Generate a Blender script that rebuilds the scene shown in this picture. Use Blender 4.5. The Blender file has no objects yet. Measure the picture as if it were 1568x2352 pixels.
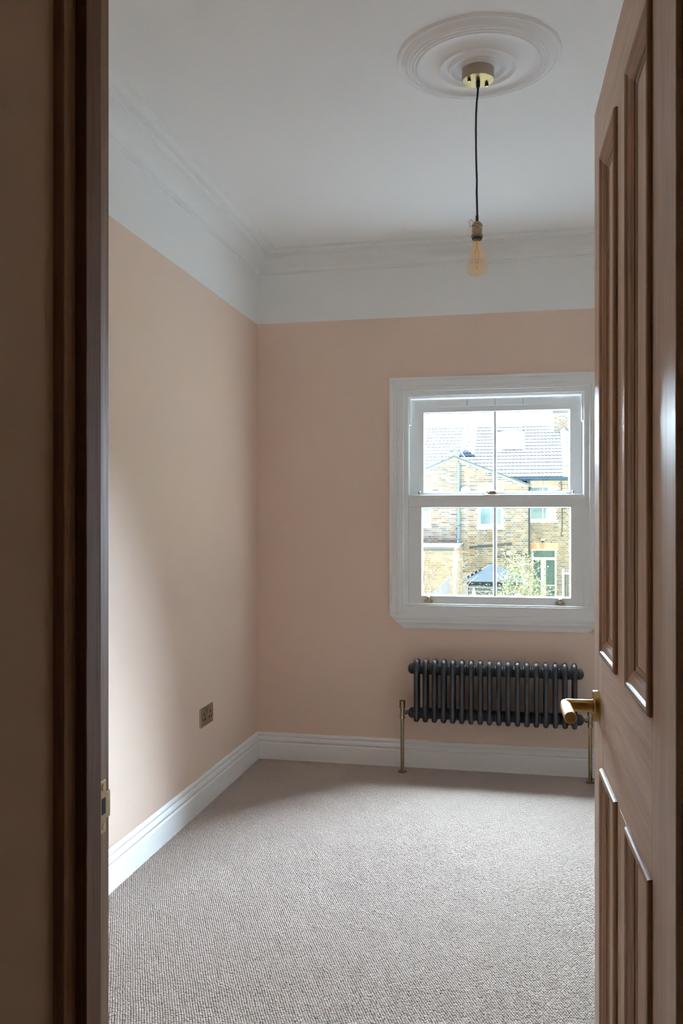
import bpy, bmesh, math, random
from mathutils import Vector, Matrix
random.seed(7)
SC = bpy.context.scene
COL = SC.collection
PI = math.pi

# ------------------------------------------------------------------ camera
cam_d = bpy.data.cameras.new('camera')
cam = bpy.data.objects.new('camera', cam_d)
COL.objects.link(cam)
cam.location = (0, 0, 1.313)
cam.rotation_euler = (PI / 2, 0, math.atan2(.2038, .9790))
cam_d.sensor_fit = 'VERTICAL'
cam_d.sensor_height = 36.0
cam_d.sensor_width = 24.0
cam_d.lens = 36.0 * 1994 / 2352
cam_d.shift_y = 19 / 2352
cam_d.clip_start = .02
cam_d.clip_end = 400
SC.camera = cam

# ------------------------------------------------------------------ sky, sun, exposure
SC.view_settings.view_transform = 'Standard'
SC.view_settings.look = 'None'
SC.view_settings.exposure = 0.36
SC.view_settings.gamma = 1.0
SC.view_settings.use_curve_mapping = False
world = bpy.data.worlds.new('overcast_sky')
SC.world = world
world.use_nodes = True
bg = world.node_tree.nodes['Background']
bg.inputs['Color'].default_value = (.965, .985, 1.0, 1)
bg.inputs['Strength'].default_value = 1.5
sun_d = bpy.data.lights.new('hazy_sun', 'SUN')
sun_d.energy = 520.0
sun_d.angle = math.radians(112)
sun_d.color = (.69, .87, 1.03)
sun = bpy.data.objects.new('hazy_sun', sun_d)
COL.objects.link(sun)
sun.rotation_euler = Vector((-.408, .78, .48)).to_track_quat('Z', 'Y').to_euler()
sun.location = (10, 30, 30)
SC.cycles.max_bounces = 14
SC.cycles.diffuse_bounces = 10
SC.cycles.glossy_bounces = 4
SC.cycles.transparent_max_bounces = 12
SC.cycles.sample_clamp_indirect = 6.0
SC.cycles.caustics_reflective = False
SC.cycles.caustics_refractive = False


# ------------------------------------------------------------------ materials
def nodes_of(m):
    m.use_nodes = True
    nt = m.node_tree
    return nt, nt.nodes['Principled BSDF']


def mat(name, col, rough=.5, metal=0.0, spec=.5, var=0.0, vscale=8.0, bump=0.0, bscale=200.0, stretch=None, col2=None):
    m = bpy.data.materials.new(name)
    nt, b = nodes_of(m)
    b.inputs['Base Color'].default_value = (*col, 1)
    b.inputs['Roughness'].default_value = rough
    b.inputs['Metallic'].default_value = metal
    b.inputs['Specular IOR Level'].default_value = spec
    if var or bump or col2:
        tc = nt.nodes.new('ShaderNodeTexCoord')
        mp = nt.nodes.new('ShaderNodeMapping')
        nt.links.new(tc.outputs['Object'], mp.inputs['Vector'])
        if stretch:
            mp.inputs['Scale'].default_value = stretch
    if var or col2:
        n = nt.nodes.new('ShaderNodeTexNoise')
        n.inputs['Scale'].default_value = vscale
        n.inputs['Detail'].default_value = 6
        n.inputs['Roughness'].default_value = .6
        nt.links.new(mp.outputs['Vector'], n.inputs['Vector'])
        r = nt.nodes.new('ShaderNodeValToRGB')
        a = col2 or tuple(c * (1 - var) for c in col)
        r.color_ramp.elements[0].position = .32
        r.color_ramp.elements[1].position = .68
        r.color_ramp.elements[0].color = (*a, 1)
        r.color_ramp.elements[1].color = (*(col if col2 else tuple(min(1, c * (1 + var)) for c in col)), 1)
        nt.links.new(n.outputs['Fac'], r.inputs['Fac'])
        nt.links.new(r.outputs['Color'], b.inputs['Base Color'])
    if bump:
        n2 = nt.nodes.new('ShaderNodeTexNoise')
        n2.inputs['Scale'].default_value = bscale
        n2.inputs['Detail'].default_value = 3
        nt.links.new(mp.outputs['Vector'], n2.inputs['Vector'])
        bp = nt.nodes.new('ShaderNodeBump')
        bp.inputs['Strength'].default_value = bump
        bp.inputs['Distance'].default_value = .002
        nt.links.new(n2.outputs['Fac'], bp.inputs['Height'])
        nt.links.new(bp.outputs['Normal'], b.inputs['Normal'])
    return m


def wood(name, dark, light, axis, rough=.42, scale=1.0, spec=.3):
    """oak: long streaks along one axis, with finer pores over broad figure"""
    m = bpy.data.materials.new(name)
    nt, b = nodes_of(m)
    tc = nt.nodes.new('ShaderNodeTexCoord')
    mp = nt.nodes.new('ShaderNodeMapping')
    s = [22 * scale] * 3
    s['xyz'.index(axis)] = 1.3 * scale
    mp.inputs['Scale'].default_value = s
    nt.links.new(tc.outputs['Object'], mp.inputs['Vector'])
    n1 = nt.nodes.new('ShaderNodeTexNoise')
    n1.inputs['Scale'].default_value = 1.6
    n1.inputs['Detail'].default_value = 5
    n1.inputs['Distortion'].default_value = 1.2
    nt.links.new(mp.outputs['Vector'], n1.inputs['Vector'])
    mp2 = nt.nodes.new('ShaderNodeMapping')
    s2 = [260 * scale] * 3
    s2['xyz'.index(axis)] = 9 * scale
    mp2.inputs['Scale'].default_value = s2
    nt.links.new(tc.outputs['Object'], mp2.inputs['Vector'])
    n2 = nt.nodes.new('ShaderNodeTexNoise')
    n2.inputs['Scale'].default_value = 1.0
    n2.inputs['Detail'].default_value = 2
    nt.links.new(mp2.outputs['Vector'], n2.inputs['Vector'])
    mx = nt.nodes.new('ShaderNodeMath')
    mx.operation = 'MULTIPLY_ADD'
    mx.inputs[1].default_value = .40
    nt.links.new(n2.outputs['Fac'], mx.inputs[0])
    ad = nt.nodes.new('ShaderNodeMath')
    ad.operation = 'MULTIPLY'
    ad.inputs[1].default_value = .6
    nt.links.new(n1.outputs['Fac'], ad.inputs[0])
    nt.links.new(ad.outputs[0], mx.inputs[2])
    r = nt.nodes.new('ShaderNodeValToRGB')
    r.color_ramp.elements[0].position = .36
    r.color_ramp.elements[1].position = .62
    r.color_ramp.elements[0].color = (*dark, 1)
    r.color_ramp.elements[1].color = (*light, 1)
    nt.links.new(mx.outputs[0], r.inputs['Fac'])
    nt.links.new(r.outputs['Color'], b.inputs['Base Color'])
    b.inputs['Roughness'].default_value = rough
    b.inputs['Specular IOR Level'].default_value = spec
    bp = nt.nodes.new('ShaderNodeBump')
    bp.inputs['Strength'].default_value = .12
    bp.inputs['Distance'].default_value = .001
    nt.links.new(n2.outputs['Fac'], bp.inputs['Height'])
    nt.links.new(bp.outputs['Normal'], b.inputs['Normal'])
    return m


def glass(name, tint=(1, 1, 1), refl=.5):
    m = bpy.data.materials.new(name)
    m.use_nodes = True
    nt = m.node_tree
    nt.nodes.clear()
    o = nt.nodes.new('ShaderNodeOutputMaterial')
    t = nt.nodes.new('ShaderNodeBsdfTransparent')
    t.inputs['Color'].default_value = (*tint, 1)
    g = nt.nodes.new('ShaderNodeBsdfGlossy')
    g.inputs['Roughness'].default_value = .02
    f = nt.nodes.new('ShaderNodeLayerWeight')
    f.inputs['Blend'].default_value = .5
    p5 = nt.nodes.new('ShaderNodeMath')
    p5.operation = 'POWER'
    p5.inputs[1].default_value = 4.0
    nt.links.new(f.outputs['Facing'], p5.inputs[0])
    k = nt.nodes.new('ShaderNodeMath')
    k.operation = 'MULTIPLY_ADD'
    k.inputs[1].default_value = refl
    k.inputs[2].default_value = .04
    nt.links.new(p5.outputs[0], k.inputs[0])
    x = nt.nodes.new('ShaderNodeMixShader')
    nt.links.new(k.outputs[0], x.inputs[0])
    nt.links.new(t.outputs[0], x.inputs[1])
    nt.links.new(g.outputs[0], x.inputs[2])
    nt.links.new(x.outputs[0], o.inputs['Surface'])
    return m


M = {}
M['pink'] = mat('pink_paint', (.70, .535, .437), .62, spec=.3, var=.015, vscale=1.5, bump=.05, bscale=350)
M['white_wall'] = mat('white_emulsion', (.91, .92, .915), .75, spec=.2, bump=.05, bscale=350)
M['ceiling'] = mat('ceiling_paint', (.925, .935, .93), .85, spec=.15)
M['trim'] = mat('white_satin_paint', (.90, .90, .895), .35, spec=.4)
M['frame'] = mat('window_paint', (.90, .92, .925), .3, spec=.4)
M['seal'] = mat('window_gasket', (.05, .055, .06), .6)
M['hall'] = mat('hall_paint', (.50, .385, .29), .8, spec=.15)
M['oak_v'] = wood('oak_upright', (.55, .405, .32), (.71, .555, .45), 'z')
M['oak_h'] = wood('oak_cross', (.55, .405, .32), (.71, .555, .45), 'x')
M['oak_m'] = wood('oak_moulding_shaded', (.13, .064, .030), (.24, .128, .066), 'z', .46)  # door oak darkened: shade of hallway-facing mouldings put into the colour
M['oak_mh'] = wood('oak_moulding_cross_shaded', (.22, .135, .085), (.38, .25, .17), 'x', .5)  # same oak for the moulding ends, with less shade put into it
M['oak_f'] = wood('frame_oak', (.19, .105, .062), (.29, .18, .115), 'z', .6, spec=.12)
M['oak_s'] = wood('shaded_stop_oak', (.10, .05, .028), (.16, .09, .055), 'z', .8, spec=.05)  # frame oak again, darkened to paint in the shade on the stop
M['iron'] = mat('anthracite_enamel', (.015, .0145, .016), .5, spec=.25)
M['brass'] = mat('brushed_brass', (.46, .30, .105), .30, 1.0, stretch=(1, 1, 40), var=.06, vscale=30)
M['brass_lever'] = mat('knurled_brass', (.66, .50, .26), .42, 1.0, bump=.6, bscale=900)
M['antique'] = mat('antique_brass', (.19, .145, .09), .40, 1.0, var=.12, vscale=60)
M['pale_brass'] = mat('pale_brass', (.40, .34, .22), .34, 1.0)
M['canopy_brass'] = mat('dull_canopy_brass', (.13, .085, .025), .48, 1.0)
M['canopy_side'] = mat('bronze_canopy_side', (.34, .275, .20), .5, .9)
M['strike'] = mat('satin_brass_plate', (.42, .30, .17), .4, 1.0)
M['dark'] = mat('dark_slot', (.004, .004, .004), .8, spec=.1)
M['bronze_plate'] = mat('brushed_bronze', (.36, .285, .21), .38, 1.0, stretch=(1, 60, 1), var=.08, vscale=20)
M['cord'] = mat('black_braided_cord', (.008, .008, .008), .7)
M['holder'] = mat('bronze_lampholder', (.27, .19, .12), .5, .5)
M['twine'] = mat('clear_wrapping', (.70, .62, .52), .4)
M['amber'] = glass('amber_glass', (1.0, .86, .72), .9)
M['filament'] = mat('amber_filament', (.85, .50, .16), .5)
M['pane'] = glass('clear_glass', (.97, .985, .985), .6)
M['plaster'] = mat('rose_plaster', (.91, .91, .915), .7, spec=.2)
M['carpet'] = mat('loop_carpet', (.395, .330, .292), .95, spec=.05)
M['backing'] = mat('carpet_backing', (.10, .082, .07), .95, spec=.05)

# ------------------------------------------------------------------ mesh helpers
class MB:
    """collects vertices and faces, then links them as one object"""

    def __init__(s):
        s.v, s.f, s.mi = [], [], []
        s.m = 0

    def add(s, verts, faces):
        o = len(s.v)
        s.v += [tuple(p) for p in verts]
        for f in faces:
            s.f.append([i + o for i in f])
            s.mi.append(s.m)
        return s

    def box(s, x0, x1, y0, y1, z0, z1):
        return s.add([(x0, y0, z0), (x1, y0, z0), (x1, y1, z0), (x0, y1, z0), (x0, y0, z1), (x1, y0, z1), (x1, y1, z1), (x0, y1, z1)],
                     [(0, 3, 2, 1), (4, 5, 6, 7), (0, 1, 5, 4), (1, 2, 6, 5), (2, 3, 7, 6), (3, 0, 4, 7)])

    def prism(s, poly, y0, y1):
        """polygon in x,z pushed along y (counter-clockwise seen from -y)"""
        n = len(poly)
        v = [(x, y0, z) for x, z in poly] + [(x, y1, z) for x, z in poly]
        f = [list(range(n)), list(range(2 * n - 1, n - 1, -1))]
        f += [(i, i + n, (i + 1) % n + n, (i + 1) % n) for i in range(n)]
        return s.add(v, f)

    def lathe(s, prof, seg=32, mtx=None, cap=True):
        """profile of (radius, height) turned about z"""
        v, f = [], []
        for r, z in prof:
            for k in range(seg):
                a = 2 * PI * k / seg
                v.append(Vector((r * math.cos(a), r * math.sin(a), z)))
        for i in range(len(prof) - 1):
            for k in range(seg):
                k2 = (k + 1) % seg
                f.append((i * seg + k, i * seg + k2, (i + 1) * seg + k2, (i + 1) * seg + k))
        if cap:
            f.append(list(range(seg))[::-1])
            f.append([(len(prof) - 1) * seg + k for k in range(seg)])
        if mtx:
            v = [mtx @ p for p in v]
        return s.add(v, f)

    def tube(s, path, r, seg=12, cap=True):
        pts = [Vector(p) for p in path]
        rs = r if isinstance(r, (list, tuple)) else [r] * len(pts)
        v, f = [], []
        ref = None
        for i, p in enumerate(pts):
            t = (pts[min(i + 1, len(pts) - 1)] - pts[max(i - 1, 0)]).normalized()
            if ref is None:
                ref = t.orthogonal().normalized()
            ref = (ref - t * ref.dot(t)).normalized()
            b = t.cross(ref)
            for k in range(seg):
                a = 2 * PI * k / seg
                v.append(p + (ref * math.cos(a) + b * math.sin(a)) * rs[i])
        for i in range(len(pts) - 1):
            for k in range(seg):
                k2 = (k + 1) % seg
                f.append((i * seg + k, i * seg + k2, (i + 1) * seg + k2, (i + 1) * seg + k))
        if cap:
            f.append(list(range(seg))[::-1])
            f.append([(len(pts) - 1) * seg + k for k in range(seg)])
        return s.add(v, f)

    def loop(s, x0, x1, z0, z1, prof, f):
        """moulding round a rectangle: prof of (inset, height); f maps (x, z, height) to a point"""
        v, fa = [], []
        for d, h in prof:
            v += [f(x0 + d, z0 + d, h), f(x1 - d, z0 + d, h), f(x1 - d, z1 - d, h), f(x0 + d, z1 - d, h)]
        for i in range(len(prof) - 1):
            for k in range(4):
                k2 = (k + 1) % 4
                fa.append((i * 4 + k, i * 4 + k2, (i + 1) * 4 + k2, (i + 1) * 4 + k))
        return s.add(v, fa)


def link(name, data, parent=None):
    o = bpy.data.objects.new(name, data)
    COL.objects.link(o)
    if parent is not None:
        o.parent = parent
    return o


def obj(name, mb, mats, parent=None, bevel=0, smooth=None, seg=2, fix=True):
    me = bpy.data.meshes.new(name)
    me.from_pydata(mb.v, [], mb.f)
    for m in (mats if isinstance(mats, (list, tuple)) else [mats]):
        me.materials.append(m)
    if any(mb.mi):
        me.polygons.foreach_set('material_index', mb.mi)
    if bevel or fix:
        bm = bmesh.new()
        bm.from_mesh(me)
        if fix:
            bmesh.ops.recalc_face_normals(bm, faces=bm.faces)
        if bevel:
            es = [e for e in bm.edges if len(e.link_faces) == 2 and e.calc_face_angle(0) > .6]
            bmesh.ops.bevel(bm, geom=es, offset=bevel, segments=seg, profile=.5, affect='EDGES', clamp_overlap=True)
        bm.to_mesh(me)
        bm.free()
    if smooth:
        me.polygons.foreach_set('use_smooth', [True] * len(me.polygons))
        me.set_sharp_from_angle(angle=math.radians(smooth))
    me.update()
    return link(name, me, parent)


def tag(o, label=None, cat=None, group=None, kind=None):
    for k, val in (('label', label), ('category', cat), ('group', group), ('kind', kind)):
        if val:
            o[k] = val
    return o


def empty(name, loc=(0, 0, 0), rz=0, parent=None):
    o = link(name, None, parent)
    o.location = loc
    o.rotation_euler = (0, 0, rz)
    o.empty_display_size = .1
    return o


def along(p, d):
    """matrix that carries +z to direction d at point p"""
    return Matrix.Translation(Vector(p)) @ Vector(d).to_track_quat('Z', 'Y').to_matrix().to_4x4()


def grid_wall(mb, x0, x1, z0, z1, y0, y1, holes, mat_split=None):
    xs = sorted({x0, x1, *[min(max(h[i], x0), x1) for h in holes for i in (0, 1)]})
    zs = sorted({z0, z1, *[min(max(h[i], z0), z1) for h in holes for i in (2, 3)], *([mat_split] if mat_split else [])})
    for b in range(len(zs) - 1):
        run = None
        zc = (zs[b] + zs[b + 1]) / 2
        for a in range(len(xs) - 1):
            xc = (xs[a] + xs[a + 1]) / 2
            solid = not any(h[0] < xc < h[1] and h[2] < zc < h[3] for h in holes)
            if solid:
                run = [run[0] if run else xs[a], xs[a + 1]]
            if run and (not solid or a == len(xs) - 2):
                mb.m = 1 if (mat_split and zc > mat_split) else 0
                mb.box(run[0], run[1], y0, y1, zs[b], zs[b + 1])
                run = None
    mb.m = 0


# ------------------------------------------------------------------ the room
XL, XR, YB, YD, H = -1.4386, 1.166, 4.614, .897, 2.770
ZP = 2.3985                      # where pink paint stops
YH = .793                        # hallway face of the door wall
WX0, WX1, WZ0, WZ1 = -.640, .356, .790, 2.022   # hole in the outer wall

tag(obj('floor', MB().box(XL - .2, XR + .2, YH - .0, YB + .2, -.25, -.006), M['backing']), 'floor deck under the carpet of the room', 'floor', kind='structure')
tag(obj('ceiling', MB().box(XL - .2, XR + .2, YH, YB + .3, H, H + .15), M['ceiling']), 'plain white painted ceiling of the room', 'ceiling', kind='structure')
mb = MB()
mb.box(XL - .2, XL, YH, YB + .3, -.02, ZP)
mb.m = 1
mb.box(XL - .2, XL, YH, YB + .3, ZP, H + .02)
tag(obj('wall_left', mb, [M['pink'], M['white_wall']]), 'pink left wall with white frieze, lit by the window', 'wall', kind='structure')
mb = MB()
mb.box(XR, XR + .2, YH, YB + .3, -.02, ZP)
mb.m = 1
mb.box(XR, XR + .2, YH, YB + .3, ZP, H + .02)
tag(obj('wall_right', mb, [M['white_wall'], M['white_wall']]), 'plain right wall hidden behind the open door', 'wall', kind='structure')  # white on this unseen wall is chosen to bounce neutral light
mb = MB()
grid_wall(mb, XL, XR, -.02, H + .02, YB, YB + .15, [(WX0, WX1, WZ0, WZ1)], ZP)
tag(obj('wall_back', mb, [M['pink'], M['white_wall']]), 'pink wall with white frieze around the sash window', 'wall', kind='structure')
mb = MB()
grid_wall(mb, XL - .2, XR + .2, -.3, H + .3, YB + .15, YB + .30, [(WX0 + .055, WX1 - .055, WZ0 + .06, WZ1 - .045)])
tag(obj('wall_outer', mb, mat('outer_brick_leaf', (.30, .27, .24), .9)), 'outer brick leaf behind the window wall', 'wall', kind='structure')
JL, JR = -.448, .184             # faces of the two door jambs
DOOR_TOP = 1.990
mb = MB()
grid_wall(mb, XL, XR, -.02, H + .02, YH + .012, YD - .012, [(JL - .035, JR + .035, -.05, DOOR_TOP + .035)], ZP)
tag(obj('wall_front', mb, [M['pink'], M['white_wall']]), 'wall with the doorway one looks through', 'wall', kind='structure')


def room_trim(base, prof, names, mt, smooth=40):
    """mitred moulding round the room; prof of (distance from wall, z)"""
    cs = [(XL, YD - .012, 1, 1), (XL, YB, 1, -1), (XR, YB, -1, -1), (XR, YD - .012, -1, 1)]
    for i, nm in enumerate(names):
        a, b = cs[i], cs[(i + 1) % 4]
        if nm is None:
            continue
        v, f = [], []
        for p, z in prof:
            v += [(a[0] + a[2] * p, a[1] + a[3] * p, z), (b[0] + b[2] * p, b[1] + b[3] * p, z)]
        n = len(prof)
        for k in range(n - 1):
            f.append((2 * k, 2 * k + 1, 2 * k + 3, 2 * k + 2))
        f += [[2 * k for k in range(n)], [2 * k + 1 for k in range(n)][::-1]]
        o = obj(f'{base}_{nm}', MB().add(v, f), mt, smooth=smooth)
        tag(o, {'baseboard': 'white stepped skirting board along the {} wall', 'trim': 'white plaster cornice along the {} wall'}[base].format(nm),
            {'baseboard': 'skirting', 'trim': 'cornice'}[base], kind='structure')


SK = [(0, -.006), (.018, -.006), (.018, .083), (.0175, .086), (.0150, .089), (.0120, .0915), (.0118, .094), (.0150, .0965), (.0165, .100), (.0162, .106),
      (.0140, .113), (.0110, .118), (.0085, .1205), (.0080, .1225), (.0100, .1245), (.0105, .1275), (.0098, .134), (.0080, .139), (.0045, .1425), (0, .1430)]
room_trim('baseboard', SK, ('left', 'back', 'right', None), M['trim'])


def arc(cx, cz, r, a0, a1, n):
    return [(cx + r * math.cos(math.radians(a0 + (a1 - a0) * k / n)), cz + r * math.sin(math.radians(a0 + (a1 - a0) * k / n))) for k in range(n + 1)]


CO = [(0, 2.664), (.007, 2.666), (.010, 2.669), (.010, 2.673), (.017, 2.675), (.021, 2.680), (.023, 2.690), (.023, 2.698), (.018, 2.7005), (.018, 2.703)]
CO += [(.018 + .057 * (1 - math.cos(t)), 2.703 + .040 * math.sin(t)) for t in [PI / 2 * k / 8 for k in range(1, 9)]]
CO += [(.081, 2.7430), (.081, 2.7475), (.0865, 2.7478), (.0865, 2.7530), (.0895, 2.7545), (.0925, 2.7530), (.0925, 2.7565), (.0985, 2.7568), (.106, 2.7545), (.115, 2.7545), (.124, 2.7572), (.131, 2.7610),
       (.1375, 2.7620), (.1375, 2.7655), (.1425, 2.7655), (.1425, 2.7680), (.150, 2.7682), (.150, 2.772), (0, 2.772)]
room_trim('trim', CO, ('left', 'back', 'right', 'front'), M['white_wall'], 30)

# loop carpet: thousands of tiny wool loops in half-offset rows, one object
def carpet():
    v, f = [], []
    for j, (r, z) in enumerate(((1.0, .0), (.94, .45), (.60, .88))):
        for k in range(8):
            a = 2 * PI * k / 8
            v.append((.0042 * r * math.cos(a), .0036 * r * math.sin(a), .0058 * z - .0012))
    v.append((0, 0, .0046))
    for j in range(2):
        for k in range(8):
            f.append((j * 8 + k, j * 8 + (k + 1) % 8, (j + 1) * 8 + (k + 1) % 8, (j + 1) * 8 + k))
    for k in range(8):
        f.append((16 + k, 16 + (k + 1) % 8, 24))
    me = bpy.data.meshes.new('wool_loop')
    me.from_pydata(v, [], f)
    me.polygons.foreach_set('use_smooth', [True] * len(f))
    me.materials.append(M['carpet'])
    px, py = .0076, .0079
    x0, x1, y0, y1 = XL + .019, XR - .019, YH + .01, YB - .019
    pts = []
    j = 0
    y = y0
    rnd = random.random
    while y < y1:
        x = x0 + (j % 2) * px / 2
        wob = .0006 * math.sin(j * .37)
        while x < x1:
            if y > YD - .0 or (JL + .002 < x < JR - .002):
                pts.append((x + wob + (rnd() - .5) * .0012, y + (rnd() - .5) * .0010 + .0008 * math.sin(x * 31), (rnd() - .5) * .0012 - .0040))
            x += px
        y += py
        j += 1
    # one proto loop per point: real mesh joined through a geometry-nodes instance-on-points
    pm = bpy.data.meshes.new('carpet_pile')
    pm.from_pydata(pts, [], [])
    o = link('carpet_pile', pm)
    proto = bpy.data.node_groups.new('loops_on_points', 'GeometryNodeTree')
    proto.interface.new_socket('Geometry', in_out='INPUT', socket_type='NodeSocketGeometry')
    proto.interface.new_socket('Geometry', in_out='OUTPUT', socket_type='NodeSocketGeometry')
    n = proto.nodes
    gi, go = n.new('NodeGroupInput'), n.new('NodeGroupOutput')
    ip = n.new('GeometryNodeInstanceOnPoints')
    sp = n.new('GeometryNodeMeshIcoSphere')
    sp.inputs['Radius'].default_value = .0040
    sp.inputs['Subdivisions'].default_value = 2
    tr = n.new('GeometryNodeTransform')
    tr.inputs['Scale'].default_value = (1.02, 1.10, .85)
    sm = n.new('GeometryNodeSetMaterial')
    sm.inputs['Material'].default_value = M['carpet']
    rv = n.new('FunctionNodeRandomValue')
    rv.data_type = 'FLOAT_VECTOR'
    rv.inputs['Min'].default_value = (.88, .86, .85)
    rv.inputs['Max'].default_value = (1.10, 1.08, 1.12)
    ss = n.new('GeometryNodeSetShadeSmooth')
    L = proto.links
    L.new(sp.outputs['Mesh'], tr.inputs['Geometry'])
    L.new(tr.outputs['Geometry'], ss.inputs['Geometry'])
    L.new(ss.outputs['Geometry'], sm.inputs['Geometry'])
    L.new(gi.outputs[0], ip.inputs['Points'])
    L.new(sm.outputs['Geometry'], ip.inputs['Instance'])
    L.new(rv.outputs['Value'], ip.inputs['Scale'])
    L.new(ip.outputs['Instances'], go.inputs[0])
    md = o.modifiers.new('loops', 'NODES')
    md.node_group = proto
    tag(o, 'beige loop pile carpet covering the whole room floor', 'carpet', kind='stuff')


carpet()

# ------------------------------------------------------------------ the hallway one stands in
HX0, HX1, HY0 = -.4601, .95, -1.9
hall_dark = mat('hall_floor_boards', (.10, .07, .05), .6)
tag(obj('floor_hall', MB().box(HX0 - .1, HX1 + .1, HY0 - .1, YH, -.25, -.002), hall_dark), 'dark floor of the hallway outside the room', 'floor', kind='structure')
tag(obj('ceiling_hall', MB().box(HX0 - .1, HX1 + .1, HY0 - .1, YH, 2.60, 2.75), M['hall']), 'dim hallway ceiling outside the room', 'ceiling', kind='structure')
tag(obj('wall_hall_left', MB().box(HX0 - .1, HX0, HY0 - .1, YH + .012, -.02, 2.60), M['hall']), 'dim brown hallway wall left of the doorway', 'wall', kind='structure')
tag(obj('wall_hall_right', MB().box(HX1, HX1 + .1, HY0 - .1, YH + .012, -.02, 2.60), M['hall']), 'hallway wall to the right of the doorway', 'wall', kind='structure')
tag(obj('wall_hall_back', MB().box(HX0, HX1, HY0 - .1, HY0, -.02, 2.60), M['hall']), 'hallway wall behind the viewer', 'wall', kind='structure')
hl = bpy.data.lights.new('hall_lamp', 'POINT')  # unseen light added to lift the dark hallway wall
hl.energy = 1.45
hl.color = (1.0, .80, .60)
hl.shadow_soft_size = .12
hlo = link('hall_lamp', hl)
hlo.location = (.80, .42, 2.3)

# ------------------------------------------------------------------ door frame (trim_1 left jamb, trim_2 right jamb, trim_3 head)
def jamb(name, label, sx, face):
    root = empty(name, (face, YH, 0))
    tag(root, label, 'door frame', kind='structure')
    t = lambda a, b: (min(a * sx, b * sx), max(a * sx, b * sx))   # distances measured into the wall
    ztop = DOOR_TOP
    x0, x1 = t(0, -.035)
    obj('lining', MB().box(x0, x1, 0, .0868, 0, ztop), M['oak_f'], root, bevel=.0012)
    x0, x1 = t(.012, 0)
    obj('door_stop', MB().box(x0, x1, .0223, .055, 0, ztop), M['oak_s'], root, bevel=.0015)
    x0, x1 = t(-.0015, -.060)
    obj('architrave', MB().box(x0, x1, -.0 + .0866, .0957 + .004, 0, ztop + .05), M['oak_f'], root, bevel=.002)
    return root


jl = jamb('trim_1', 'dark oak door jamb at the left with brass strike plate', 1, JL)
jr = jamb('trim_2', 'dark oak door jamb behind the hinges at the right edge', -1, JR)
head = empty('trim_3', (0, YH, 0))
tag(head, 'oak head lining across the top of the doorway', 'door frame', kind='structure')
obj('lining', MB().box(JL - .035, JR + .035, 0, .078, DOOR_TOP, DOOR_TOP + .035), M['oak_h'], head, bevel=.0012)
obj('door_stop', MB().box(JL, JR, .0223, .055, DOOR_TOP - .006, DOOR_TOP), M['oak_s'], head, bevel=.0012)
# strike plate let into the rebate: plate with a lip to the room, latch hole, two screws
sp = MB()
sp.box(-.0003, .0012, .0600, .0866, .972, 1.0292)
sp.box(-.0012, .0012, .0866, .0966, .986, 1.0150)
spo = obj('strike_plate', sp, M['strike'], jl, bevel=.0004)
tag(spo, 'brass strike plate')
obj('latch_hole', MB().box(.0002, .0016, .0770, .0848, .9925, 1.0100), M['dark'], spo)
for z in (.979, 1.0215):
    obj('screw', MB().lathe([(.0036, 0), (.0034, .0008), (.0005, .0011)], 12, along((.0010, .0812, z), (1, 0, 0))), M['strike'], spo, smooth=40)

# ------------------------------------------------------------------ the open oak door
DW, DH, DT = .640, 1.981, .040
door = empty('door_1', (.1383, .846, 0), PI / 2 + math.atan(.034))
tag(door, 'open oak four-panel door with brass lever at the right', 'door', kind='structure')
S1, S2, S3, S4 = .120, .275, .377, .530        # panel openings along the door (hinge side first)
ZB, ZB2, ZL1, ZL2, ZT = .012, .215, .930, 1.109, 1.866
bx = lambda *a: MB().box(*a)
obj('stile', bx(0, S1, -DT, 0, ZB, DH), M['oak_v'], door, bevel=.0012)
obj('stile', bx(S4, DW, -DT, 0, ZB, DH), M['oak_v'], door, bevel=.0012)
obj('rail', bx(S1, S4, -DT, 0, ZT, DH), M['oak_h'], door, bevel=.0006)
obj('rail', bx(S1, S4, -DT, 0, ZL1, ZL2), M['oak_h'], door, bevel=.0006)
obj('rail', bx(S1, S4, -DT, 0, ZB, ZB2), M['oak_h'], door, bevel=.0006)
obj('muntin', bx(S2, S3, -DT, 0, ZL2, ZT), M['oak_v'], door, bevel=.0006)
obj('muntin', bx(S2, S3, -DT, 0, ZB2, ZL1), M['oak_v'], door, bevel=.0006)
PM = [(-.004, -.0005), (-.004, .0030), (-.0025, .0052), (.0010, .0062), (.0045, .0056), (.0065, .0040), (.0075, .0028), (.0105, .0026), (.0140, .0018), (.0175, .0002),
      (.0205, -.0018), (.0220, -.0022), (.0225, -.0038), (.0265, -.0041), (.0290, -.0048), (.0295, -.0062)]
for a, b in ((S1, S2), (S3, S4)):
    for c, d in ((ZL2, ZT), (ZB2, ZL1)):
        p = obj('panel', bx(a - .004, b + .004, -.030, -.0055, c - .004, d + .004), M['oak_v'], door)
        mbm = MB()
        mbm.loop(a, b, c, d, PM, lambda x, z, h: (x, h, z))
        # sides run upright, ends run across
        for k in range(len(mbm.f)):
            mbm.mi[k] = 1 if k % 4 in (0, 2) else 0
        obj('panel_moulding', mbm, [M['oak_m'], M['oak_mh']], door, smooth=25)
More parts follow.
